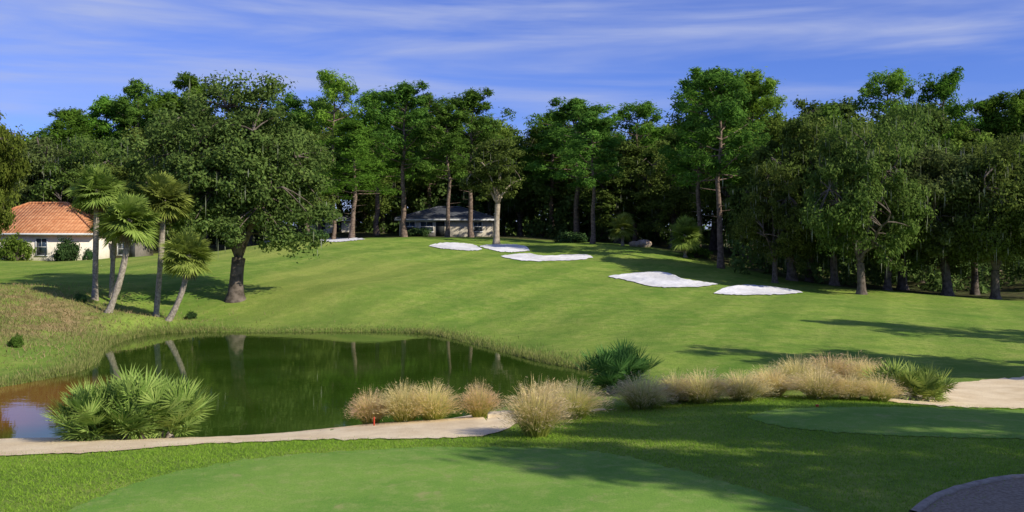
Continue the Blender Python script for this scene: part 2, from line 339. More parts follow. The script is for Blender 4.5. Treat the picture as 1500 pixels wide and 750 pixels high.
# ------------------------------------------------------------------ foliage helpers
def nrm(a): return a/(np.linalg.norm(a,axis=-1,keepdims=True)+1e-9)
def leaves(g,C,Nn,a,b,r,t=None):
    n=len(C); u=nrm(np.cross(Nn,r.normal(size=(n,3)))); v=np.cross(Nn,u)
    a=np.broadcast_to(a,(n,))[:,None]; b=np.broadcast_to(b,(n,))[:,None]
    V=np.stack([C-u*a,C+v*b,C+u*a,C-v*b],1).reshape(-1,3)
    g.add(V,np.arange(n*4).reshape(-1,4),t)
def clump(g,c,rc,nl,flat,a,b,r,sub=9,up=.35):
    sd=nrm(r.normal(size=(sub,3)))*r.uniform(.35,1,(sub,1))*rc*np.array([1,1,flat])
    off=sd[r.integers(0,sub,nl)]+r.normal(size=(nl,3))*rc*.26*np.array([1,1,flat])
    Nn=nrm(off/rc*.9+r.normal(size=(nl,3))*.5+np.array([0,0,up]))
    leaves(g,c+off,Nn,a*r.uniform(.7,1.3,nl),b*r.uniform(.7,1.3,nl),r,r.uniform(0,1))
def bez(p0,p1,p2,m):
    t=np.linspace(0,1,m)[:,None]; return (1-t)**2*p0+2*t*(1-t)*p1+t*t*p2
def oak_proto(H,R,seed,nc,nl,cz=.6,az=.41,tr=.38,fork=.27,a=.16,b=.085,moss=0,lm='oakleaf',bm='bark',K=6,rcf=.2,lean=.0,extra=()):
    r=np.random.default_rng(seed); t=Geo(); c=Geo(); mo=Geo()
    f=np.array([r.normal()*.2+lean,r.normal()*.2,fork*H])
    tp=bez(np.zeros(3),np.array([lean*.1,0,fork*H*.5]),f,6); t.tube(tp,np.array([1.75,1.2,1.03,.97,.95,1.])*tr,10)
    limb=[];a0=r.uniform(0,6)
    for k in range(K+1):
        an=a0+k*2*np.pi/K+r.normal()*.25
        if k==K: e=np.array([r.normal()*.3,r.normal()*.3,.88*H]); md=f*.5+e*.5+r.normal(size=3)*.4
        else:
            rr=R*r.uniform(.6,.85); e=np.array([np.cos(an)*rr,np.sin(an)*rr,H*r.uniform(.42,.82)]); md=f+np.array([np.cos(an)*rr*.35,np.sin(an)*rr*.35,(e[2]-f[2])*r.uniform(.5,.9)])
        p=bez(f,md,e,9); p[1:]+=r.normal(size=(8,3))*.08*R/5; t.tube(p,np.linspace(tr*.58,.05,9),7); limb.append(p)
    LP=np.concatenate([p[2:] for p in limb])
    lob=nrm(r.normal(size=(8,3))+np.array([0,0,.3]))
    d=nrm(r.normal(size=(nc*3,3))); d=d[d[:,2]>-.8][:nc]
    rad=.66+.42*np.max(np.clip(d@lob.T,0,1)**6,axis=1)
    rad*=(.42+.58*r.uniform(0,1,len(d))**.55)
    P=np.array([f[0]*.5,f[1]*.5,cz*H])+d*np.array([R,R,az*H])*rad[:,None]
    if len(extra): P=np.concatenate([P,np.array(extra,float)])
    for q in P:
        k=np.argmin(np.linalg.norm(LP-q,axis=1)); s=LP[k]; md=(s+q)/2+np.array([0,0,.25])
        t.tube(bez(s,md,q,4),np.array([.055,.04,.028,.015])*(R/5),4,False)
        clump(c,q,R*rcf*r.uniform(.6,1.35),nl,.68,a,b,r,11)
    if moss:
        q=P[r.integers(0,len(P),moss)]+r.normal(size=(moss,3))*R*rcf*.6; L=r.uniform(.3,1.5,moss); w=r.uniform(.02,.055,moss); an=r.uniform(0,np.pi,moss)
        dx=np.stack([np.cos(an)*w,np.sin(an)*w,0*w],1); z=np.array([0,0,1.])
        V=np.stack([q,q+dx-z*L[:,None]*.4,q-z*L[:,None],q-dx-z*L[:,None]*.4],1).reshape(-1,3); mo.add(V,np.arange(moss*4).reshape(-1,4))
    return dict(t=t.mesh('trunk',M[bm],True),c=c.mesh('crown',M[lm]),m=mo.mesh('moss',M['moss']) if moss else None,H=H*(cz+az*.98),R=R*.98)
def pine_proto(H,seed,lo=.42,Lf=.19,nb=30,lm='pineleaf',nl=130,tr=.24,rc0=.85):
    r=np.random.default_rng(seed); t=Geo(); c=Geo()
    m=12; tt=np.linspace(0,1,m); wob=np.cumsum(r.normal(size=(m,2))*.09,axis=0); wob[0]=0
    tp=np.stack([wob[:,0],wob[:,1],tt*H],1); t.tube(tp,tr*(1.02-tt*.85)*np.where(tt==0,1.35,1),8)
    def at(s): return np.array([np.interp(s,tt,tp[:,k]) for k in range(3)])
    an=r.uniform(0,6)
    for k in range(nb):
        s=lo+(.985-lo)*((k+r.uniform(-1.,1.))/nb); s=min(max(s,lo),.985); u=(s-lo)/(1-lo)
        an+=2.4+r.normal()*.6
        L=H*Lf*(np.sin(np.pi*min(1,.26+u*.74))**.6*.9+.12)*r.uniform(.5,1.15); el=r.uniform(-.1,.55)+.35*u
        p0=at(s); e=p0+np.array([np.cos(an)*np.cos(el),np.sin(an)*np.cos(el),np.sin(el)])*L
        md=(p0+e)/2-np.array([0,0,L*.08]); p=bez(p0,md,e,6); t.tube(p,np.linspace(.075,.02,6)*(1.2-u*.6),5,False)
        q=[1.0]+list(r.uniform(.35,.95,int(r.integers(1,4))))
        for w in q:
            cc=p0+(e-p0)*w+r.normal(size=3)*np.array([.35,.35,.38])*L*.25+np.array([0,0,.15])
            clump(c,cc,rc0*r.uniform(.6,1.25)*(1-.2*u),nl,.82,.20,.055,r,9,.4)
    for w in (.97,1.,1.): clump(c,at(w)+r.normal(size=3)*.25,rc0*.75,nl,.9,.20,.055,r,8,.5)
    for k in range(6):
        s=r.uniform(.2,lo); an=r.uniform(0,6.28); p0=at(s); e=p0+np.array([np.cos(an),np.sin(an),.15])*r.uniform(.5,1.4); t.tube([p0,(p0+e)/2,e],[.04,.03,.012],4,False)
    return dict(t=t.mesh('trunk',M['pinebark'],True),c=c.mesh('crown',M[lm]),m=None,H=H*1.015,R=H*Lf*1.0)
PR={}
r=np.random.default_rng(77)
ex=[(x+r.normal()*.3,y+r.normal()*.5,z+r.normal()*.3) for x,y,z in [(3.2,-.6,4.2),(3.7,0,3.4),(4.2,.4,4.0),(4.7,-.3,4.7),(4.2,-1,5.2),(3.4,.8,5.0),(5.0,.2,5.7),(2.8,-1.2,3.9),(2.4,-1.4,4.6),(3.0,-1.5,3.4),(-4.4,-.5,4.5),(-4.8,0,5.4),(-3.8,-1,4.2),(-5.,.3,6.1),(-3.2,-1.3,4.8),(-2.6,-1.6,3.9),(1.2,-3.6,4.2),(-1.,-3.8,4.4),(.3,-3.2,3.7)]]
PR['hero']=oak_proto(12.3,5.2,11,225,340,.57,.445,.36,.2,.105,.055,300,'heroleaf',K=8,rcf=.175,lean=.08,extra=ex)
PR['oak0']=oak_proto(13,5.2,21,150,250,.52,.49,.36,.2,.145,.072,500,'oakgrey')
PR['oak1']=oak_proto(13,4.8,22,150,250,.53,.48,.34,.22,.145,.074,250,'oakleaf')
PR['oak2']=oak_proto(12,5.5,23,150,250,.51,.5,.36,.19,.145,.074,450,'oakleaf')
PR['up0']=oak_proto(15,3.6,31,115,210,.56,.45,.26,.28,.15,.08,0,'upleaf',K=5,rcf=.26)
PR['up1']=oak_proto(15,3.4,32,115,210,.54,.46,.26,.25,.15,.08,150,'oakleaf',K=5,rcf=.26)
PR['snag']=oak_proto(13,3.2,33,70,170,.63,.37,.27,.36,.15,.08,120,'oakleaf','palebark',K=5,rcf=.25)
PR['yel']=oak_proto(11,3.6,34,95,210,.57,.45,.26,.25,.13,.07,0,'yelleaf',K=5,rcf=.24)
for k in range(3): PR['pine%d'%k]=pine_proto(18,41+k,.38+.05*k,.185-.01*k,40-2*k,rc0=.9)
PR['pine3']=pine_proto(18,51,.34,.19,42,'pinedark',rc0=.9); PR['pine4']=pine_proto(18,52,.46,.18,34,'pinedark',rc0=.9)
PR['pine5']=pine_proto(18,53,.66,.15,18,'pineleaf',120,.2,.9)
def tree(kind,px,D,top,wpx,label,group=None,name=None,x=None,rz=None):
    p=PR[kind]; xx=PX(px,D) if x is None else x; zb=z1(xx,D)-.12; zt_=PZ(top,D); sz=(zt_-zb)/p['H']
    sx=(wpx/2*D/F)/p['R'] if wpx else sz
    nm=name or ('pine_tree' if kind.startswith('pine') else 'oak_tree' if kind[:3] in('oak','her') else 'broadleaf_tree')
    o=thing(nm,label,'tree',(xx,D,zb),rng.uniform(0,6.28) if rz is None else rz,(sx,sx,sz),group)
    link('trunk',p['t'],o); link('crown',p['c'],o)
    if p['m']: link('moss',p['m'],o,kind='stuff')
    return o
T=[
('hero',345,50,119,278,'big spreading moss-hung oak standing alone beside the palm cluster',.0),
('yel',-14,46,125,95,'light green tree cut off by the left edge, beside the house',None),
('oak0',50,101,176,190,'broad oak above the left end of the terracotta roof',None),
('up0',12,112,170,110,'leafy tree behind the light green tree at the left edge',None),
('oak2',135,97,205,170,'low broad oak right behind the terracotta roofed house',None),
('pine0',105,110,166,100,'pine rising behind the oaks above the house roof, leftmost pine',None),
('pine1',160,114,150,105,'pine second from the left on the skyline above the house',None),
('pine3',203,112,126,105,'taller pine above the leftmost palm crown',None),
('oak1',215,94,190,170,'rounded oak behind the palm cluster, left of the big oak',None),
('pine2',246,114,138,95,'pine just left of the big oak on the skyline',None),
('pine0',275,108,116,105,'tall pine whose tip shows above the left shoulder of the big oak',None),
('pine3',425,102,146,105,'pine peeping out right above the big oak',None),
('up1',450,96,190,110,'dark leafy tree touching the right side of the big oak',None),
('pine5',488,99,105,78,'tallest slim pine with a tufted tip right of the big oak',None),
('pine0',515,86,182,110,'bright green pine reaching low over the crest bunker',None),
('pine3',468,108,150,90,'pine directly left of the tallest slim pine',None),
('pine1',552,106,140,105,'pine between the bright green pine and the centre grove',None),
('pine4',592,98,126,120,'tallest broad pine of the centre grove behind the grey roofed house',None),
('pine3',628,114,144,105,'pine right of the tallest broad pine in the centre grove',None),
('pine4',655,96,158,95,'pine with a long bare trunk in front of the grey roofed house',None),
('pine4',690,98,136,110,'pine left above the pale-trunked tree',None),
('up0',718,114,160,90,'round-topped tree behind the pale-trunked tree',None),
('snag',727,84,188,92,'leafy tree with a thick pale trunk right of the grey roofed house',None),
('oak2',762,112,206,115,'low tree in the dip of the skyline in the centre',None),
('up1',795,112,185,95,'narrow dark tree at the right of the skyline dip',None),
('pine1',808,106,166,100,'pine at the left of the right-of-centre grove',None),
('pine4',843,99,150,130,'broad-headed pine in the right-of-centre grove',None),
('pine4',868,87,168,100,'pine with a straight pale trunk standing at the edge of the grass, right of centre',None),
('pine5',930,99,150,85,'thin airy pine with a high tuft right of centre',None),
('up1',905,97,205,110,'leafy dark tree under the thin airy pine',None),
('up0',962,105,180,100,'dense tree left of the very tall right-hand pines',None),
('oak1',985,94,210,115,'low oak behind the fan palm at the wood edge',None),
('up1',660,118,205,110,'dim leafy tree behind the grey roofed house',None),
('oak2',560,116,205,130,'dim oak behind the centre grove at its left',None),
('oak1',840,112,205,140,'dim oak behind the straight pale pine trunk',None),
('pine0',1022,82,110,120,'leftmost of the very tall pines at the right wood',None),
('pine4',1056,72,106,135,'very tall pine with a full-length straight trunk at the wood edge',None),
('pine2',1098,80,110,115,'very tall pine right beside the one with the straight trunk',None),
('up0',1128,76,150,110,'green broadleaf tree right of the very tall pines',None),
('oak1',1160,66,172,165,'large dark oak above the two right-hand bunkers',None),
('oak2',1135,63,245,115,'small mossy oak in front of the wood above the lowest bunker',1.),
('up0',1195,82,130,115,'tall broadleaf tree on the skyline left of the tufted pines',None),
('oak2',1222,64,180,160,'mossy oak in the front row, third trunk from the lowest bunker',None),
('oak2',1262,58,182,165,'broad oak whose trunk stands at the edge of the lawn below the left tufted pine',2.),
('pine5',1296,84,104,88,'pine with a tufted tip, left of the two on the right skyline',None),
('oak2',1322,66,160,180,'largest dark oak in the right wood, under the left tufted pine',None),
('up1',1300,63,215,120,'leafy tree filling the gap between the two front-row oaks',None),
('pine5',1384,82,107,84,'pine with a tufted tip, right of the two on the right skyline',None),
('up1',1350,76,160,115,'dark leafy tree between the two tufted pines',None),
('oak0',1388,61,185,180,'mossy oak in the front row below the right tufted pine',None),
('up0',1425,80,160,115,'broadleaf tree right of the right tufted pine',None),
('up1',1428,64,210,120,'leafy tree between the mossy oak and the front-row oak near the right edge',None),
('pine0',1462,82,145,105,'bushy green pine near the right edge',None),
('pine2',1500,80,136,105,'pine crossing the right edge of the photo',None),
('oak2',1458,59,205,170,'front-row oak near the right edge',None),
('oak1',1530,58,195,160,'oak cut off by the right edge of the photo',None),
('oak0',1255,86,190,170,'dim oak deep inside the right wood behind the broad lawn-edge oak',None),
('oak1',1425,88,190,170,'dim oak deep inside the right wood near the right edge',None),
('oak2',1090,88,190,150,'dim oak deep inside the wood behind the straight pine trunk',None),
('up1',1185,68,225,110,'leafy tree behind the small mossy oak, deep green',None),
]
for k,px,D,top,w,lb,rz in T: tree(k,px,D,top,w,lb,rz=rz)
GL,GC,GR='leafy tree in the dim back row of the wood left of the crest','leafy tree in the dim back row behind the centre and its houses','leafy tree in the dim back row of the right-hand wood'
for i,(px,D,top,w) in enumerate([(-40,114,185,130),(75,116,176,120),(130,118,166,110),(185,117,155,110),(235,118,152,110),(300,115,145,120),(365,113,155,120),(405,112,160,110),(440,114,160,110),
 (500,113,158,110),(535,116,162,110),(580,117,152,110),(612,118,158,105),(650,119,162,110),(690,117,162,110),(735,117,186,105),(778,116,205,95),(815,116,180,105),(860,114,174,110),(885,112,172,105),(930,113,180,110),(960,111,186,95),
 (1000,104,150,125),(1045,98,140,130),(1090,97,140,120),(1140,95,150,125),(1180,93,148,125),(1225,92,146,125),(1275,94,150,125),(1315,91,152,125),(1365,92,155,125),(1410,91,155,125),(1450,90,155,125),(1495,89,150,125),(1550,88,155,125)]):
    tree(['up1','up0','oak1'][i%3],px,D,top,w*1.05,GL if px<480 else GC if px<985 else GR,'back row trees left' if px<480 else 'back row trees centre' if px<985 else 'back row trees right')
# trees standing outside the frame: shadows on the lawn at right, reflections in the pond at left
for k,x,y,h,lb in [('oak1',25.2,23.4,12.6,'broad oak beyond the right edge shading the hollow'),('pine0',33.5,31.5,14.3,'pine beyond the right edge shading the fairway'),
  ('up1',17.8,3.2,13.6,'dark tree beyond the right edge shading the near tee'),('pine2',19.6,4.9,14.,'pine beyond the right edge between the two tees'),('pine4',20.5,7.2,14.5,'pine beyond the right edge shading the second tee'),('oak2',22.,8.,11.2,'mossy oak beyond the right edge by the second tee'),
  ('oak1',-38,57,15,'oak beyond the left edge behind the light green tree'),('up0',-36,49,13,'broadleaf tree beyond the left edge by the dry bank'),('oak2',-45,62,15,'wide oak beyond the left edge near the house')]:
    p=PR[k]; sz=h/p['H']; o=thing('shade_tree',lb,'tree',(x,y,z1(x,y)-.1),rng.uniform(0,6),(sz*.85,sz*.85,sz)); link('trunk',p['t'],o); link('crown',p['c'],o)
# far wood mass
g=Geo(); r=np.random.default_rng(5)
pl=np.array([(-260,125),(250,126),(800,126),(1000,114),(1100,100),(1200,92),(1400,86),(1800,80)],float)
for k in range(980):
    px=r.uniform(-260,1800); D=np.interp(px,pl[:,0],pl[:,1])+r.uniform(0,9); x=PX(px,D); zb=z1(x,D)
    h=r.uniform(0,1)**.8*(9. if px<1000 else 10.5) if k<640 else r.uniform(0,3)
    clump(g,np.array([x,D,zb+h]),r.uniform(1.3,2.2),90,.8,.34,.2,r)
for k in range(300):   # undergrowth inside the right wood
    px=r.uniform(1080,1700); D=r.uniform(67,88); x=PX(px,D); clump(g,np.array([x,D,z1(x,D)+r.uniform(.1,2.4 if D<74 else 5.)]),r.uniform(.8,1.7),95,.8,.20,.11,r)
for k in range(230):   # undergrowth between the centre trunks
    px=r.uniform(500,1030); D=r.uniform(113,119) if px<770 else r.uniform(101,112); x=PX(px,D); clump(g,np.array([x,D,z1(x,D)+r.uniform(.1,7.5)]),r.uniform(.9,1.8),90,.85,.26,.14,r)
g.obj('distant_wood',M['woodleaf'],kind='stuff',label='dim mass of far undergrowth closing the view behind the trunks',cat='wood')

# ------------------------------------------------------------------ fans, palms, palmettos
def fan(g,base,d,pl,L,ns,spread,droop,w,r,fold=.12,pw=.018,sag=0.):
    d=d/np.linalg.norm(d); end=base+d*pl-np.array([0,0,sag]); d=nrm(d-np.array([0,0,sag*.7]))
    s=np.cross(d,[0,0,1.]); s=nrm(s) if np.linalg.norm(s)>.05 else np.array([1.,0,0]); nn=np.cross(s,d); ro=r.normal()*.35
    s,nn=s*math.cos(ro)+nn*math.sin(ro),nn*math.cos(ro)-s*math.sin(ro); tt=r.uniform(0,.8)
    mid=(base+end)/2+np.array([0,0,sag*.35]); g.add([base-s*pw,base+s*pw,mid+s*pw,mid-s*pw,end+s*pw*.6,end-s*pw*.6],[(0,1,2,3),(3,2,4,5)])
    ph=np.linspace(-spread,spread,ns)+r.normal(size=ns)*.03
    D=np.cos(ph)[:,None]*d+np.sin(ph)[:,None]*s+nn*(fold*np.abs(np.sin(ph))[:,None]+.04*r.normal(size=(ns,1)))
    l=(L*(.72+.28*np.cos(ph*.6))*r.uniform(.88,1.08,ns))[:,None]; Wd=nrm(np.cross(nn,D))*w
    zz=np.array([0,0,1.]); m1=end+D*l*.5-zz*droop*l*.12; tip=end+D*l-zz*droop*l
    V=np.stack([np.broadcast_to(end,m1.shape),m1+Wd,tip,m1-Wd],1).reshape(-1,3); g.add(V,np.arange(ns*4).reshape(-1,4),tt)
def palm(name,label,bpx,bD,tpx,tpy,tD,curve,nf,size,dead,seed,group=None):
    r=np.random.default_rng(seed); bx=PX(bpx,bD); zb=z1(bx,bD)-.1; o=thing(name,label,'palm tree',(bx,bD,zb),0,(1,1,1),group)
    top=np.array([PX(tpx,tD)-bx,tD-bD,PZ(tpy,tD)-zb]); md=np.array([top[0]*.5+curve,top[1]*.5,top[2]*.5])
    p=bez(np.zeros(3),md,top,16); t=Geo(); rad=.135*np.array([1.45,1.15]+[1.0]*11+[1.05,1.1,.9]); rad*=1+.06*r.normal(size=16); t.tube(p,rad*size,9); t.obj('trunk',M['palmbark'],o,True)
    c=Geo(); dd=Geo()
    for k in range(nf):
        el=math.radians(86-122*(k/nf)**.9)+r.normal()*.1; an=k*2.4+r.normal()*.2
        d=np.array([math.cos(an)*math.cos(el),math.sin(an)*math.cos(el),math.sin(el)])
        fan(c,top-np.array([0,0,.1]),d,r.uniform(.35,.85)*size,.84*size,28,2.0,.2,.044*size,r,.05,.022,.02+.08*(1-math.sin(max(el,0))))
    for k in range(dead):
        an=r.uniform(0,6.28); el=math.radians(r.uniform(-80,-50)); d=np.array([math.cos(an)*math.cos(el),math.sin(an)*math.cos(el),math.sin(el)])
        fan(dd,top-np.array([0,0,.25]),d,.45*size,.55*size,14,1.,.3,.03*size,r)
    c.obj('crown',M['palm'],o)
    if dead: dd.obj('dead_fronds',M['palmdead'],o)
palm('fan_palm','tallest palm, leftmost of the cluster by the pond',139,47,142,278,47,0,66,1.08,4,1)
palm('fan_palm','bright leaning palm with a pale curved trunk in the middle of the cluster',158,43,190,320,43.5,.45,70,1.1,4,2)
palm('fan_palm','upright palm right of the bright leaning one, beside the big oak',228,45.5,240,291,45.5,.1,66,1.08,4,3)
palm('fan_palm','shortest palm with a bent trunk at the right of the cluster',246,43.6,276,372,43.8,.5,62,1.02,4,4)
palm('fan_palm','slim palm half hidden behind the bright leaning one',163,48.5,168,325,48.5,0,46,.95,4,5)
palm('fan_palm','small round fan palm at the edge of the right wood',1004,78,1004,343,78,0,46,1.3,6,6)
palm('fan_palm','little palm left of the round one at the far wood edge',912,84,912,332,84,0,34,1.15,0,7)
def palmetto(label,cx,cD,wx,wy,h,nf,seed,mat,L=.42):
    r=np.random.default_rng(seed); x0=PX(cx,cD); o=thing('palmetto_bush',label,'bush',(x0,cD,z1(x0,cD)-.03)); c=Geo()
    heads=[]
    for k in range(max(6,nf//14)):
        a=r.uniform(0,6.28); q=r.uniform(0,1)**.5; p=np.array([math.cos(a)*q*wx*.7,math.sin(a)*q*wy*.7,0]); p[2]=z1(x0+p[0],cD+p[1])-z1(x0,cD)
        e=p+np.array([p[0]*.1,p[1]*.1,h*(.06+.16*(1-q))]); st=Geo(); st.tube([p-np.array([0,0,.05]),(p+e)/2,e],[.07,.06,.05],6); st.obj('stem',M['palmbark'],o); heads.append((e,q))
    for k in range(nf):
        e,q=heads[k%len(heads)]; an=r.uniform(0,6.28); el=math.radians(r.uniform(8,88)); d=np.array([math.cos(an)*math.cos(el),math.sin(an)*math.cos(el),math.sin(el)]); d[:2]+=e[:2]/np.array([wx,wy])*.3
        low=el<.55
        fan(c,e,d,r.uniform(.12,.35)*h*.75 if low else r.uniform(.25,.72)*h*.75,L*r.uniform(.8,1.15),20,1.85,.02 if not low else .15,.0155*L/.42,r,.30,.009,.0)
    c.obj('fan_leaves',M[mat],o)
palmetto('large pale green palmetto clump at the left beside the sandy path',200,16.2,1.05,.75,1.36,300,1,'palmetto',.46)
palmetto('dark green palmetto on the bank at the right end of the pond',912,20.8,.56,.5,1.3,110,2,'palmetto2',.48)
palmetto('palmetto clump at the right end of the tan grass row',1338,19.3,.96,.5,.82,80,3,'palmetto',.42)

# ------------------------------------------------------------------ ornamental grass tufts
def tuft_mesh(seed,nb=1500,nplume=1100):
    r=np.random.default_rng(seed); g=Geo(); p=Geo(); m=7; t=np.linspace(0,1,m)
    an=r.uniform(0,6.28,nb); rho=r.uniform(0,1,nb)**.5*.80; Lh=r.uniform(.42,.92,nb)*(1-.26*(rho/.8)**2); b0=r.uniform(0,.22,nb)
    kink=r.normal(size=(nb,1))*.10
    rr=b0[:,None]+rho[:,None]*t[None]**1.2; zz=Lh[:,None]*(t[None]*1.6-.68*t[None]**2.2*(.6+rho[:,None]*.85)); an2=an[:,None]+kink*t
    Cc=np.stack([np.cos(an2)*rr,np.sin(an2)*rr,zz],-1); side=np.stack([-np.sin(an+r.normal(size=nb)*.8),np.cos(an+r.normal(size=nb)*.8),0*an],-1)
    w=(.0068*(1-t*.85))[None,:,None]; V=np.stack([Cc-side[:,None]*w,Cc+side[:,None]*w],2)
    base=(np.arange(nb)*m*2)[:,None]; k=np.arange(m-1)[None]*2; i=(base+k).ravel()
    g.add(V.reshape(-1,3),np.stack([i,i+1,i+3,i+2],1),np.broadcast_to(t[None,:,None],(nb,m,2)))
    j=r.integers(0,nb,nplume); q=r.uniform(.65,1.02,nplume); pos=np.stack([np.array([np.interp(qq,t,Cc[a,:,c]) for a,qq in zip(j,q)]) for c in range(3)],1)+r.normal(size=(nplume,3))*.025
    D=nrm(np.stack([np.cos(an[j])*.9,np.sin(an[j])*.9,np.full(nplume,.4)],1)+r.normal(size=(nplume,3))*.3); s2=nrm(np.cross(D,r.normal(size=(nplume,3))))
    a=.055;b=.005; p.add(np.stack([pos-D*a,pos+s2*b,pos+D*a,pos-s2*b],1).reshape(-1,3),np.arange(nplume*4).reshape(-1,4),r.uniform(0,.4,nplume).repeat(4))
    gm=g.mesh('blades',M['tuft']); pm=p.mesh('plumes',M['plume']); pk=pm.copy(); pk.materials[0]=M['pinkplume']; return gm,pm,pk
TM=[tuft_mesh(60+k) for k in range(4)]
tufts=[(785,643,15,112,80,0,'large tan grass tuft nearest the near tee, standing apart in front'),
(543,613,18,74,50,1,'pinkish grass tuft at the left end of the row behind the red stake'),
(592,613,17.8,92,57,0,'tan grass tuft right beside the red stake'),
(634,612,17.9,94,55,0,'tan grass tuft on the sandy path edge left of the reddish one'),
(702,608,18,66,52,1,'small reddish grass tuft between the path tufts and the large front tuft'),
(842,611,17.3,104,54,0,'broad tan grass tuft touching the right of the large front tuft'),
(812,602,18.5,80,43,0,'tan grass tuft half hidden behind the large front tuft'),
(940,602,18.3,102,50,0,'yellow-tan grass tuft below the dark palmetto'),
(992,592,19,84,43,1,'pinkish grass tuft right of the one below the dark palmetto'),
(1030,590,18.6,102,46,0,'tan grass tuft in the middle of the right-hand row'),
(1088,587,18.6,96,43,0,'tan grass tuft left of centre in the dense right-hand bank of grasses'),
(1130,584,19.4,90,43,0,'pale tuft in the centre of the dense right-hand bank of grasses'),
(1170,575,21,100,46,0,'tan tuft in the back row of the right-hand bank, left one'),
(1200,588,18.6,102,45,0,'bushy tan tuft at the upper edge of the second tee'),
(1215,566,21.8,100,46,1,'pinkish tuft in the back row of the right-hand bank, middle one'),
(1252,562,22,95,44,1,'pinkish tuft in the back row of the right-hand bank, right one'),
(1245,590,18.6,84,38,0,'low green-based tuft at the upper edge of the second tee'),
(1288,590,18.4,76,38,0,'last tan tuft of the row touching the right palmetto clump'),
(1275,572,21,84,43,1,'pink-tinged tuft rising behind the right palmetto clump')]
for i,(px,py,D,w,h,pk,lb) in enumerate(tufts):
    x=PX(px,D); s=h*D/F/.86; sx=w*D/F/1.6; o=thing('grass_tuft',lb,'grass',(x,D,z1(x,D)-.02),i*1.7,(sx,sx,s),'tan ornamental grasses between tee and pond')
    gm,pm,pkm=TM[i%4]; link('blades',gm,o); link('plumes',pkm if pk else pm,o)

# ------------------------------------------------------------------ small blades: lawn, shore, mound
def blades(name,xy,h,w,mat,label,cat,lean=.5):
    n=len(xy); z=zt(xy[:,0],xy[:,1]); B=np.column_stack([xy,z-.005]); an=rng.uniform(0,6.28,n); s=np.stack([np.cos(an),np.sin(an),0*an],1)*np.broadcast_to(w,(n,))[:,None]
    h=np.broadcast_to(h,(n,)); tip=B+np.column_stack([rng.normal(size=(n,2))*(h*lean)[:,None],h])
    g=Geo(); g.add(np.stack([B-s,B+s,tip],1).reshape(-1,3),np.arange(n*3).reshape(-1,3),np.repeat(rng.uniform(0,.6,n),3)); g.obj(name,M[mat],kind='stuff',label=label,cat=cat)
n=300000; xy=np.column_stack([rng.uniform(-11,11.5,n),rng.uniform(8.6,19.6,n)])
k=(np.abs(xy[:,0])<.6*xy[:,1]+.4); xy=xy[k]; bad=np.zeros(len(xy),bool); intee=pip(xy[:,0],xy[:,1],tee1)|pip(xy[:,0],xy[:,1],tee2)
for pg in (pathL,pathR,cartp): bad|=pip(xy[:,0],xy[:,1],pg)
fpx=CX+xy[:,0]/xy[:,1]*F; lim=np.interp(fpx,[0,500,740,830,1000,1560],[15.5,15.5,15.5,18.6,19,19.5]); bad|=xy[:,1]>lim
xr=xy[~bad&~intee]; xr=xr+rng.normal(size=xr.shape)*np.where(rng.uniform(size=(len(xr),1))<.35,.3,.07); blades('rough_grass',xr,rng.uniform(.02,.052,len(xr)),.006,'blade','short thick grass of the rough around both tees','grass',.8)
xt=xy[intee]; xt=xt+rng.normal(size=xt.shape)*.12; blades('tee_grass',xt,rng.uniform(.014,.026,len(xt)),.006,'teeblade','very short mown grass blades on both tees','grass',1.)
# shore fringe
n=26000; idx=rng.integers(0,len(shore),n); nxt=(idx+1)%len(shore); t=rng.uniform(0,1,(n,1)); p=shore[idx]*(1-t)+shore[nxt]*t
tg=shore[nxt]-shore[idx]; nn=np.column_stack([tg[:,1],-tg[:,0]]); nn/=np.linalg.norm(nn,axis=1)[:,None]
side=pip(*(p+nn*.05).T,shore); nn[side]*=-1
off=rng.exponential(.35,n)-.08; xy=p+nn*off[:,None]
hh=np.where(p[:,0]>-5,.17,.11)*rng.uniform(.4,1.3,n); hh=np.where((p[:,0]<-14),hh*1.8,hh); hh=np.where(p[:,1]<25,.07,hh)
blades('shore_reeds',xy,hh,.014,'reed','fringe of green and straw coloured blades around the pond','reeds',.3)
n=26000; xy=np.column_stack([rng.normal(-25,4.5,n),rng.normal(38.5,4.4,n)]); xy=xy[~pip(xy[:,0],xy[:,1],shore)]
blades('dry_grass',xy,rng.uniform(.05,.22,len(xy)),.018,'dry','dry grass on the bank left of the pond','grass',.7)

# ------------------------------------------------------------------ shrubs, houses, small things
def shrub_mesh(seed,mat):
    r=np.random.default_rng(seed); g=Geo(); t=Geo()
    for k in range(34):
        d=nrm(r.normal(size=3)); d[2]=abs(d[2]); q=d*np.array([.8,.8,.8])*r.uniform(.5,1)+np.array([0,0,.12]); clump(g,q,.3,110,.8,.055,.035,r)
        t.tube([np.array([0,0,0.]),q*.5+np.array([0,0,.05]),q],[.04,.025,.01],4,False)
    return g.mesh('foliage',M[mat]),t.mesh('stem',M['bark'])
SM=[shrub_mesh(3,'shrub'),shrub_mesh(4,'upleaf')]
for px,D,w,h,k,lb in [(98,84.5,42,44,0,'round clipped dark bush in front of the cream house'),(22,84,58,46,1,'light green bush at the left of the house window'),(130,84.5,20,22,0,'small bush between the round dark bush and the palms'),
  (280,46.5,20,15,0,'small dark bush on the grass below the shortest palm'),(24,34.5,26,24,1,'low green clump on the dry bank at the left edge'),(118,45,24,16,0,'little bush at the foot of the leftmost palm'),
  (1020,79,50,22,1,'bush at the foot of the small round fan palm'),(455,96,60,26,0,'hedge bush left of the crest bunker'),(840,93,60,20,0,'low bush behind the straight pale pine trunk'),(612,99,46,17,0,'low dark bush in front of the grey roofed house')]:
    x=PX(px,D); o=thing('shrub',lb,'bush',(x,D,z1(x,D)-.05),px,(w*D/F/2.1,w*D/F/2.1,h*D/F/1.15)); link('foliage',SM[k][0],o); link('stem',SM[k][1],o)
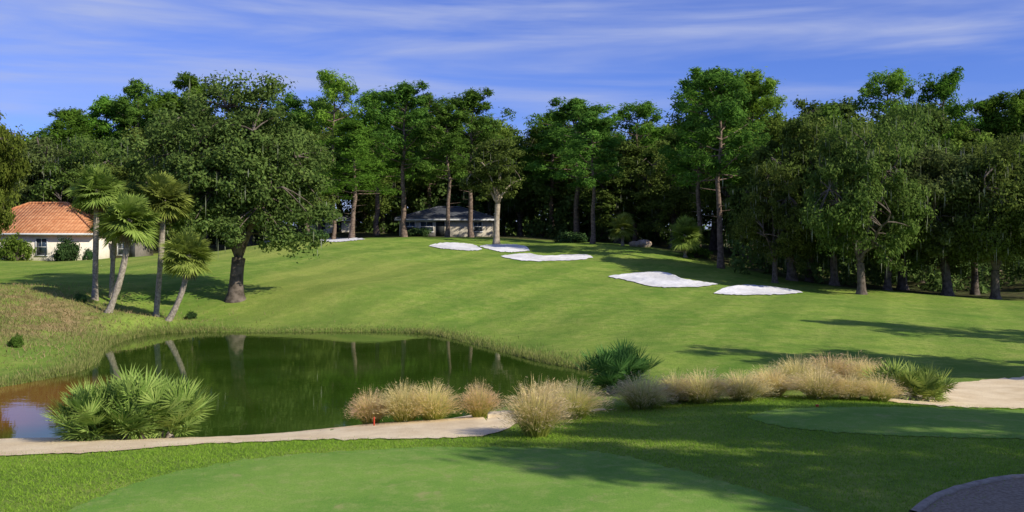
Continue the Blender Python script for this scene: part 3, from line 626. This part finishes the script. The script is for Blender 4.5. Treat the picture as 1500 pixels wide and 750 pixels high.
def house(name,label,x0,x1,y0,y1,z0,wh,rh,ov,wm,rm,wins=(),door=None):
    o=thing(name,label,'house',((x0+x1)/2,(y0+y1)/2,z0)); a=(x1-x0)/2; b=(y1-y0)/2
    w=Geo(); w.box(-a,a,-b,b,-1.,wh); w.obj('wall',M[wm],o)
    A_=a+ov;B_=b+ov;rl=max(A_-B_,.2); g=Geo()
    V=[(-A_,-B_,wh+.02),(A_,-B_,wh+.02),(A_,B_,wh+.02),(-A_,B_,wh+.02),(-A_,-B_,wh+.2),(A_,-B_,wh+.2),(A_,B_,wh+.2),(-A_,B_,wh+.2),(-rl,0,wh+rh),(rl,0,wh+rh)]
    g.add(V,[(3,2,1,0),(0,1,5,4),(1,2,6,5),(2,3,7,6),(3,0,4,7),(4,5,9,8),(6,7,8,9)]); g.add(V,[(5,6,9),(7,4,8)]); ro=g.obj('roof',M[rm],o)
    g=Geo(); g.tube([(-rl,0,wh+rh),(0,0,wh+rh),(rl,0,wh+rh)],[.16,.16,.16],7); g.obj('ridge_cap',M[rm],ro)
    for cx,cy,ex in ((-A_,-B_,-rl),(A_,-B_,rl),(A_,B_,rl),(-A_,B_,-rl)):
        g=Geo(); g.tube([(cx,cy,wh+.2),((cx+ex)/2,cy/2,wh+.1+rh/2),(ex,0,wh+rh)],[.14]*3,6); g.obj('hip_cap',M[rm],ro)
    for s in (-1,1):
        g=Geo(); g.box(-A_,A_,s*B_-.03*(s<0),s*B_+.03*(s>0),wh-.02,wh+.17); g.obj('fascia',M['trim'],o)
    for xc,zc,ww,hh in wins:
        xc-=(x0+x1)/2; f=Geo(); y=-b
        f.box(xc-ww/2-.09,xc-ww/2,y-.06,y+.02,zc-hh/2,zc+hh/2); f.box(xc+ww/2,xc+ww/2+.09,y-.06,y+.02,zc-hh/2,zc+hh/2)
        f.box(xc-ww/2-.09,xc+ww/2+.09,y-.06,y+.02,zc+hh/2,zc+hh/2+.09); f.box(xc-ww/2,xc+ww/2,y-.05,y+.01,zc-.03,zc+.03); f.box(xc-.02,xc+.02,y-.045,y+.01,zc+.03,zc+hh/2)
        fo=f.obj('window',M['trim'],o); s=Geo(); s.box(xc-ww/2-.14,xc+ww/2+.14,y-.1,y+.02,zc-hh/2-.09,zc-hh/2); s.obj('sill',M['trim'],fo)
        s=Geo(); s.box(xc-ww/2,xc+ww/2,y-.02,y+.005,zc-hh/2,zc+hh/2); s.obj('pane',M['glass'],fo)
    if door:
        xc,ww,hh=door; xc-=(x0+x1)/2; s=Geo(); s.box(xc-ww/2,xc+ww/2,-b-.04,-b+.01,0,hh); s.obj('door',M['dark'],o)
    return o
zb=z1(-45,86)
house('tile_roof_house','cream house with terracotta tiled hip roof at the left',-54.5,-40.6,86,96,zb,PZ(344,86)-zb,3.2,.5,'wall','tile',[(PX(61,86),1.35,1.0,1.6),(-50.5,1.35,1.0,1.6)])
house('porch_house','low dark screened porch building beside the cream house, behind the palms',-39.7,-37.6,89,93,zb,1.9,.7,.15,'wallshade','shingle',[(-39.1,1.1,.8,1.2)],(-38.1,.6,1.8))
zb=z1(-8,103)
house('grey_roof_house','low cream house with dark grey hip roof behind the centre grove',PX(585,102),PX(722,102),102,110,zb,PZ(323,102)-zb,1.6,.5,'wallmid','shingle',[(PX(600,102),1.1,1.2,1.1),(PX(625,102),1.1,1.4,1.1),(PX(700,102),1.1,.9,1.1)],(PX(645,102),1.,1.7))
zb=z1(-23,112)
house('grey_roof_house','small pale house glimpsed right of the big oak',PX(450,111),PX(512,111),111,118,zb,PZ(324,111)-zb,1.3,.4,'wall','shingle',[(PX(470,111),.9,1.2,1.)],(PX(495,111),.9,1.4))
def stick(name,label,cat,px,D,h,rad,mat,seg=8):
    x=PX(px,D); o=thing(name,label,cat,(x,D,z1(x,D)))
    g=Geo(); g.tube([(0,0,-.1),(0,0,h*.5),(0,0,h*.93)],[rad]*3,seg); g.obj('post',M[mat],o,True)
    g=Geo(); g.tube([(0,0,h*.93),(0,0,h*.97),(0,0,h)],[rad*1.15,rad*1.1,rad*.5],seg); g.obj('cap',M[mat],o,True)
stick('hazard_stake','thin red stake at the pond edge left of the tan grass tufts','stake',548,17.3,.17,.016,'red')
stick('tee_marker','small red tee marker on the second tee','marker',1197,17.,.05,.028,'red')
for px,D,s,lb in [(930,86,.55,'tan boulder left of the pair at the far wood edge'),(943,86.5,.75,'larger tan boulder right of the pair at the far wood edge')]:
    g=Geo(); nu,nv=12,7
    V=[]
    for j in range(nv):
        for i in range(nu):
            a=i/nu*6.283; b=(j/(nv-1)-.5)*3.1; q=1+.12*math.sin(3*a+px)+.1*math.sin(5*a+2*b); V.append((math.cos(a)*math.cos(b)*q*s,math.sin(a)*math.cos(b)*q*s*.8,math.sin(b)*q*s*.6+s*.35))
    Fq=[(j*nu+i,j*nu+(i+1)%nu,(j+1)*nu+(i+1)%nu,(j+1)*nu+i) for j in range(nv-1) for i in range(nu)]
    g.add(V,Fq); x=PX(px,D); o=g.obj('boulder',M['rock'],None,True,label=lb,cat='rock'); o.location=(x,D,z1(x,D))

# ------------------------------------------------------------------ light, sky, camera
AZ_,EL=math.radians(121),math.radians(34)
sd=Vector((math.sin(AZ_)*math.cos(EL),math.cos(AZ_)*math.cos(EL),math.sin(EL)))
L=bpy.data.lights.new('sun','SUN'); L.energy=5.; L.angle=math.radians(.5); L.color=(1,.95,.84)
so=bpy.data.objects.new('sun',L); col.objects.link(so); so.rotation_euler=sd.to_track_quat('Z','Y').to_euler(); so.location=(40,-20,40)
w=bpy.data.worlds.new('World'); scene.world=w; w.use_nodes=True; nt=w.node_tree; nt.nodes.clear()
out=N(nt,'ShaderNodeOutputWorld'); bg=N(nt,'ShaderNodeBackground'); bg.inputs[1].default_value=.15
sky=N(nt,'ShaderNodeTexSky',sky_type='NISHITA'); sky.sun_disc=False; sky.sun_elevation=EL; sky.sun_rotation=AZ_; sky.air_density=1.; sky.dust_density=.3; sky.ozone_density=3.
c=mixc(nt,1.,sky.outputs[0],(.38,.48,.98),'MULTIPLY')
gen=N(nt,'ShaderNodeTexCoord').outputs['Generated']
mp=N(nt,'ShaderNodeMapping'); mp.inputs['Scale'].default_value=(1.3,1.3,12); mp.inputs['Rotation'].default_value=(0,math.radians(-4),0); mp.inputs['Location'].default_value=(.35,0,.4); nt.links.new(gen,mp.inputs[0])
mp2=N(nt,'ShaderNodeMapping'); mp2.inputs['Scale'].default_value=(3,3,28); mp2.inputs['Rotation'].default_value=(0,math.radians(-6),0); nt.links.new(gen,mp2.inputs[0])
a=rng01(nt,noise(nt,1.3,5,.56,vec=mp.outputs[0],dist=.6),.36,.70); b2=rng01(nt,noise(nt,1.5,5,.55,vec=mp2.outputs[0],dist=.6),.25,.75,.4,1.)
fac=math2(nt,'MULTIPLY',math2(nt,'MULTIPLY',a,b2),.85)
c=mixc(nt,fac,c,(3.0,3.45,5.2))
nt.links.new(c,bg.inputs[0]); nt.links.new(bg.outputs[0],out.inputs[0])
cam=bpy.data.cameras.new('camera'); co=bpy.data.objects.new('camera',cam); col.objects.link(co); co.location=(0,0,CZ); co.rotation_euler=(math.radians(90),0,0)
cam.sensor_width=36; cam.lens=F/1500*36; cam.shift_y=-(375-HY)/1500; cam.clip_end=6000; cam.clip_start=.1
scene.camera=co
scene.view_settings.view_transform='Standard'; scene.view_settings.look='None'; scene.view_settings.exposure=0
